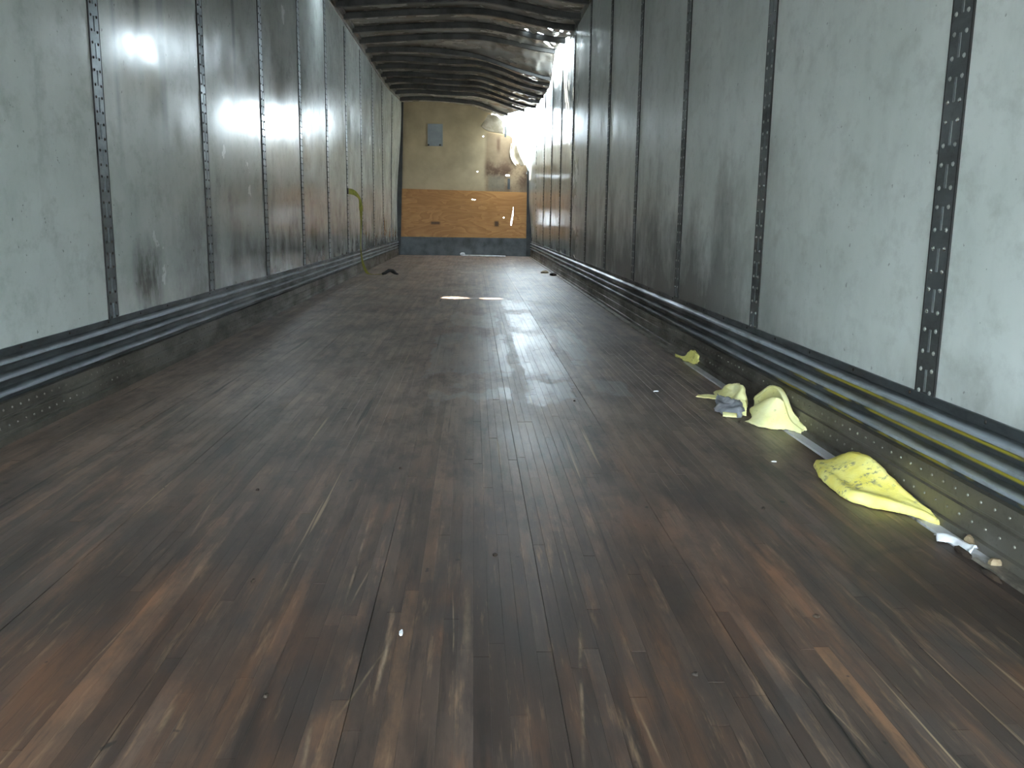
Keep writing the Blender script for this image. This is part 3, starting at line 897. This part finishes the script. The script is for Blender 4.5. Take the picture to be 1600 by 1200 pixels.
# ------------------------------------------------------------------ things on the floor
# near foam piece
m = sheet_mesh('yellow_foam', MAT_FOAM_A, [
    [(1.012, 2.405, .004), (1.02, 2.30, .002), (1.02, 2.20, .002), (1.02, 2.13, .002), (1.035, 2.07, .002), (1.06, 2.03, .002), (1.085, 1.985, .002), (1.105, 1.930, .002)],
    [(.992, 2.412, .006), (.964, 2.282, .006), (.958, 2.19, .006), (.958, 2.115, .006), (.982, 2.062, .006), (1.03, 2.022, .006), (1.072, 1.975, .006), (1.103, 1.928, .003)],
    [(.993, 2.420, .014), (.966, 2.292, .022), (.963, 2.195, .026), (.965, 2.12, .026), (.988, 2.066, .026), (1.035, 2.026, .022), (1.074, 1.978, .017), (1.104, 1.929, .008)],
    [(.995, 2.424, .014), (.980, 2.315, .027), (.985, 2.215, .026), (.993, 2.145, .026), (1.018, 2.088, .025), (1.055, 2.042, .022), (1.083, 1.988, .017), (1.105, 1.930, .008)],
    [(.999, 2.428, .015), (1.005, 2.37, .028), (1.02, 2.255, .052), (1.035, 2.19, .050), (1.055, 2.12, .040), (1.072, 2.062, .030), (1.090, 2.00, .020), (1.105, 1.931, .008)],
    [(1.003, 2.430, .014), (1.03, 2.41, .022), (1.058, 2.335, .064), (1.070, 2.25, .075), (1.076, 2.155, .058), (1.085, 2.08, .037), (1.095, 2.01, .022), (1.106, 1.932, .008)],
    [(1.010, 2.430, .004), (1.06, 2.44, .004), (1.088, 2.35, .004), (1.095, 2.26, .004), (1.098, 2.165, .004), (1.098, 2.09, .004), (1.101, 2.015, .004), (1.106, 1.934, .002)]],
    0.009, 44, 36, 0.0035, 28, 1.0)
tag(link('yellow_foam', m), 'large dirty yellow foam piece folded to a point, nearest the camera', 'foam piece', 'yellow foam pieces along the right floor edge')

# mid foam: hood with open mouth and a front flap
hood = empty('yellow_foam', (1.05, 2.98, 0)); 
tag(hood, 'pale yellow foam piece curled up like a hood against the rail', 'foam piece', 'yellow foam pieces along the right floor edge')
m = sheet_mesh('curled_back', MAT_FOAM_B, [
    [(1.070, 3.225, .004), (1.092, 3.17, .004), (1.096, 3.08, .004), (1.098, 2.98, .004), (1.098, 2.88, .004), (1.108, 2.80, .003)],
    [(1.066, 3.215, .030), (1.092, 3.16, .060), (1.097, 3.07, .070), (1.100, 2.96, .068), (1.098, 2.87, .030), (1.106, 2.785, .012)],
    [(1.060, 3.20, .046), (1.088, 3.13, .098), (1.098, 3.05, .112), (1.094, 2.96, .098), (1.092, 2.87, .050), (1.103, 2.785, .030)],
    [(1.050, 3.17, .046), (1.070, 3.08, .108), (1.078, 3.02, .118), (1.076, 2.93, .088), (1.078, 2.86, .040), (1.095, 2.79, .024)]], 0.008, 30, 20, 0.003, 20, 3.0)
o = link('curled_back', m, hood); o.matrix_parent_inverse = Matrix.Translation((-1.05, -2.98, 0))
m = sheet_mesh('front_flap', MAT_FOAM_B, [
    [(.966, 2.995, .003), (.998, 2.905, .003), (1.040, 2.878, .003), (1.075, 2.862, .004), (1.108, 2.80, .004)],
    [(.990, 3.00, .012), (1.010, 2.93, .026), (1.042, 2.905, .030), (1.078, 2.875, .024), (1.107, 2.80, .014)],
    [(1.005, 3.075, .026), (1.022, 3.0, .055), (1.046, 2.945, .068), (1.083, 2.90, .056), (1.106, 2.81, .024)],
    [(1.030, 3.10, .034), (1.042, 3.03, .072), (1.058, 2.965, .100), (1.084, 2.92, .082), (1.104, 2.82, .030)]], 0.008, 30, 22, 0.004, 18, 6.0, jag=0.004)
o = link('front_flap', m, hood); o.matrix_parent_inverse = Matrix.Translation((-1.05, -2.98, 0))
# mid foam: crumpled with silver backing
cr = empty('yellow_foam', (1.0, 3.2, 0))
tag(cr, 'crumpled yellow foam piece with torn silver backing beside the hood-shaped one', 'foam piece', 'yellow foam pieces along the right floor edge')
PI_ = Matrix.Translation((-1.0, -3.2, 0))
m = sheet_mesh('foam_body', MAT_FOAM_B, [
    [(.985, 3.50, .003), (.972, 3.33, .003), (.962, 3.22, .003), (.972, 3.14, .003), (1.00, 3.09, .003)],
    [(.995, 3.50, .010), (.985, 3.36, .026), (.975, 3.24, .022), (.985, 3.17, .020), (1.005, 3.13, .030)],
    [(1.010, 3.49, .012), (1.008, 3.38, .048), (1.010, 3.28, .040), (1.005, 3.21, .050), (1.012, 3.16, .040)],
    [(1.022, 3.48, .010), (1.028, 3.38, .062), (1.032, 3.30, .076), (1.030, 3.235, .068), (1.028, 3.19, .045)],
    [(1.03, 3.47, .003), (1.05, 3.39, .004), (1.055, 3.30, .004), (1.046, 3.25, .004), (1.040, 3.21, .004)]], 0.009, 34, 28, 0.009, 17, 11.0)
o = link('foam_body', m, cr); o.matrix_parent_inverse = PI_
m = sheet_mesh('silver_backing', MAT_FOIL, [
    [(.905, 3.20, .003), (.915, 3.11, .006), (.940, 3.065, .003), (.972, 3.06, .004)],
    [(.922, 3.24, .018), (.930, 3.17, .024), (.955, 3.10, .018), (.984, 3.08, .020)],
    [(.945, 3.30, .030), (.955, 3.22, .022), (.972, 3.15, .036), (.992, 3.09, .024)],
    [(.968, 3.36, .030), (.972, 3.27, .034), (.986, 3.20, .040), (1.0, 3.12, .030)]], 0.004, 22, 18, 0.009, 26, 4.0, jag=0.006)
o = link('silver_backing', m, cr); o.matrix_parent_inverse = PI_
m = sheet_mesh('foam_tongue', MAT_FOAM_B, [
    [(.900, 3.43, .003), (.93, 3.38, .010), (.96, 3.34, .012)],
    [(.912, 3.46, .006), (.945, 3.42, .016), (.975, 3.38, .018)]], 0.006, 12, 6, 0.003, 30, 2.0)
o = link('foam_tongue', m, cr); o.matrix_parent_inverse = PI_
m = sheet_mesh('foam_tongue', MAT_FOAM_B, [
    [(.908, 3.075, .003), (.93, 3.06, .004), (.955, 3.058, .004)],
    [(.918, 3.11, .010), (.938, 3.09, .014), (.962, 3.085, .012)]], 0.006, 12, 6, 0.003, 30, 5.0)
o = link('foam_tongue', m, cr); o.matrix_parent_inverse = PI_
# small far piece
m = sheet_mesh('yellow_foam', MAT_FOAM_C, [
    [(1.060, 4.50, .003), (1.072, 4.40, .003), (1.082, 4.32, .003), (1.098, 4.25, .003), (1.102, 4.20, .010)],
    [(1.064, 4.51, .010), (1.075, 4.41, .012), (1.088, 4.34, .024), (1.098, 4.26, .030), (1.102, 4.19, .034)],
    [(1.066, 4.515, .010), (1.078, 4.415, .010), (1.092, 4.35, .046), (1.099, 4.28, .060), (1.102, 4.18, .058)],
    [(1.070, 4.51, .003), (1.084, 4.42, .003), (1.098, 4.36, .040), (1.101, 4.30, .066), (1.102, 4.21, .060)]], 0.008, 26, 20, 0.006, 30, 8.0, jag=0.006)
tag(link('yellow_foam', m), 'smallest yellow foam scrap, farthest along the right rail, with thin tail', 'foam piece', 'yellow foam pieces along the right floor edge')

# white torn scraps by the near right edge
m = sheet_mesh('white_scrap', MAT_WHITE, [
    [(1.036, 1.815, .003), (1.058, 1.80, .004), (1.068, 1.77, .003), (1.070, 1.742, .004)],
    [(1.044, 1.840, .010), (1.068, 1.82, .014), (1.080, 1.785, .012), (1.086, 1.755, .012)],
    [(1.050, 1.855, .004), (1.080, 1.842, .006), (1.092, 1.80, .006), (1.096, 1.768, .006)]], 0.004, 18, 12, 0.004, 40, 1.0, jag=0.005)
tag(link('white_scrap', m), 'torn white scrap lying on the pale strip in front of the nearest foam', 'scrap')
def chip(name, mat, c, size, seed, label, cat, group=None):
    rg = random.Random(seed); n = 7; mb = MB()
    ring = [(size[0]*math.cos(2*math.pi*k/n)*rg.uniform(.6, 1.1), size[1]*math.sin(2*math.pi*k/n)*rg.uniform(.6, 1.1)) for k in range(n)]
    for z, s in ((0, 1.0), (size[2]*0.6, 0.95), (size[2], 0.6)):
        for (a, b) in ring: mb.v.append((a*s, b*s, z+(rg.uniform(-.1, .1)*size[2] if z else 0)))
    for r in (0, 1):
        for k in range(n):
            mb.f.append((r*n+k, r*n+(k+1) % n, (r+1)*n+(k+1) % n, (r+1)*n+k))
    mb.f.append(tuple(range(2*n, 3*n))); mb.f.append(tuple(reversed(range(n))))
    o = mb.build(name, mat); o.location = c
    return tag(o, label, cat, group)
chip('wood_scrap', MAT_TANBIT, (1.094, 1.79, 0.002), (.010, .022, .022), 1, 'upright tan scrap touching the white torn scrap', 'scrap')
chip('wood_scrap', MAT_TANBIT, (1.09, 1.685, 0.002), (.016, .014, .012), 2, 'small tan wood scrap nearest the camera on the right strip', 'scrap')
chip('bark_scrap', MAT_DARKBIT, (1.055, 1.75, 0.001), (.010, .045, .010), 3, 'dark splintered sliver along the white torn scrap', 'scrap')
chip('bark_scrap', MAT_DARKBIT, (1.045, 1.62, 0.001), (.008, .05, .008), 4, 'dark splinter on the floor edge at the lower right', 'scrap')
chip('wood_scrap', MAT_TANBIT, (0.955, 11.75, 0.001), (.06, .16, .03), 5, 'pale tan scrap far back by the right rail', 'scrap')
chip('bark_scrap', MAT_DARKBIT, (1.02, 11.25, 0.001), (.05, .12, .03), 6, 'dark scrap far back beside the right rail', 'scrap')
chip('paper_scrap', MAT_WHITE, (0.762, 3.551, 0.001), (.016, .008, .004), 7, 'tiny white paper scrap on the floor left of the crumpled foam', 'scrap')
chip('paper_scrap', MAT_WHITE, (0.893, 2.475, 0.001), (.010, .006, .003), 8, 'tiny white paper scrap on the floor left of the nearest foam', 'scrap')
chip('paper_scrap', MAT_WHITE, (-0.118, 1.396, 0.001), (.004, .014, .003), 9, 'small grey-white sliver on the floor in the near centre', 'scrap')
rg = random.Random(21)
for k, (x, y) in enumerate([(0.40, 3.35), (-0.55, 2.2), (-0.42, 1.62), (0.62, 1.45), (0.35, 1.25), (-0.30, 1.2), (0.72, 2.05), (0.95, 3.0), (-0.2, 2.4), (0.05, 1.75)]):
    chip('wood_chip', MAT_DARKBIT, (x, y, 0.0), (rg.uniform(.004, .008), rg.uniform(.005, .009), .004), 30+k, 'tiny dark wood chip on the open floorboards', 'wood chip', 'dark wood chips on the floor')

# strap hanging from a left post
st = empty('cargo_strap', (-1.434, 10.36, 0.98))
tag(st, 'yellow-green cargo strap hanging from a left wall post to the floor', 'strap')
SPI = Matrix.Translation((1.434, -10.36, -0.98))
path = [(-1.430, 10.37, 0.985), (-1.405, 10.45, 0.985), (-1.365, 10.52, 0.965), (-1.325, 10.58, 0.905), (-1.318, 10.62, 0.80), (-1.320, 10.64, 0.66), (-1.330, 10.67, 0.48), (-1.338, 10.70, 0.32), (-1.332, 10.75, 0.20), (-1.314, 10.80, 0.105), (-1.285, 10.86, 0.03), (-1.23, 10.89, 0.012), (-1.15, 10.91, 0.01), (-1.10, 10.92, 0.014)]
wd = [(0, .2, 1), (0, .2, 1), (0.1, .6, .8), (.3, .95, 0), (.5, .85, 0), (.25, .95, 0), (.1, 1, 0), (.1, 1, 0), (.25, .95, 0), (.4, .9, .1), (.4, .9, .1), (.2, .95, 0), (.1, 1, 0), (0, 1, 0)]
P = [Vector(p) for p in path]; D = [Vector(d).normalized() for d in wd]
mb = MB(); n = 60
for i in range(n+1):
    c = catmull(P, i/n); d = catmull(D, i/n).normalized()
    t = (catmull(P, min(1, (i+1)/n))-catmull(P, max(0, (i-1)/n))).normalized()
    nn = t.cross(d).normalized()*0.0015; w = 0.032 if i < 20 else 0.026
    for a, b in ((-1, -1), (1, -1), (1, 1), (-1, 1)):
        q = c+d*w*a+nn*b; q.z = max(q.z, 0.002); mb.v.append(tuple(q))
for i in range(n):
    for k in range(4):
        mb.f.append((i*4+k, i*4+(k+1) % 4, i*4+4+(k+1) % 4, i*4+4+k))
mb.f.append((3, 2, 1, 0)); mb.f.append((n*4, n*4+1, n*4+2, n*4+3))
o = mb.build('webbing', MAT_WEB, st); o.matrix_parent_inverse = SPI
mb = MB()
mb.tube([(-1.11, 10.90, .016), (-1.07, 10.92, .03), (-1.03, 10.93, .06), (-0.98, 10.94, .055), (-0.94, 10.95, .02), (-0.915, 10.955, .012)], [.014, .02, .02, .02, .016, .008], 8)
mb.tube([(-1.10, 10.94, .016), (-1.06, 10.96, .03), (-1.02, 10.98, .05), (-0.98, 10.98, .03), (-0.96, 10.985, .012)], [.010, .013, .014, .013, .008], 8)
o = mb.build('hook', MAT_BLACK, st, True); o.matrix_parent_inverse = SPI
mb = MB(); mb.box(-1.436, -1.424, 10.33, 10.40, 0.955, 1.02)
o = mb.build('end_fitting', MAT_BLACK, st); o.matrix_parent_inverse = SPI

# white rod by the front wall
rod = empty('white_rod', (-0.19, 16.9, 0.0))
tag(rod, 'thin white rod with a round end lying before the front wall', 'rod')
mb = MB(); mb.tube([(0, 0, .014), (0.4, -.12, .014), (0.8, -.26, .014)], 0.012, 8); mb.build('shaft', MAT_WHITE, rod, True)
mb = MB(); mb.tube([(-.05, .015, .035), (-.035, .01, .035), (0.0, 0, .035), (.03, -.01, .035), (.04, -.012, .035)], [.012, .028, .034, .028, .012], 10); mb.build('round_end', MAT_WHITE, rod, True)
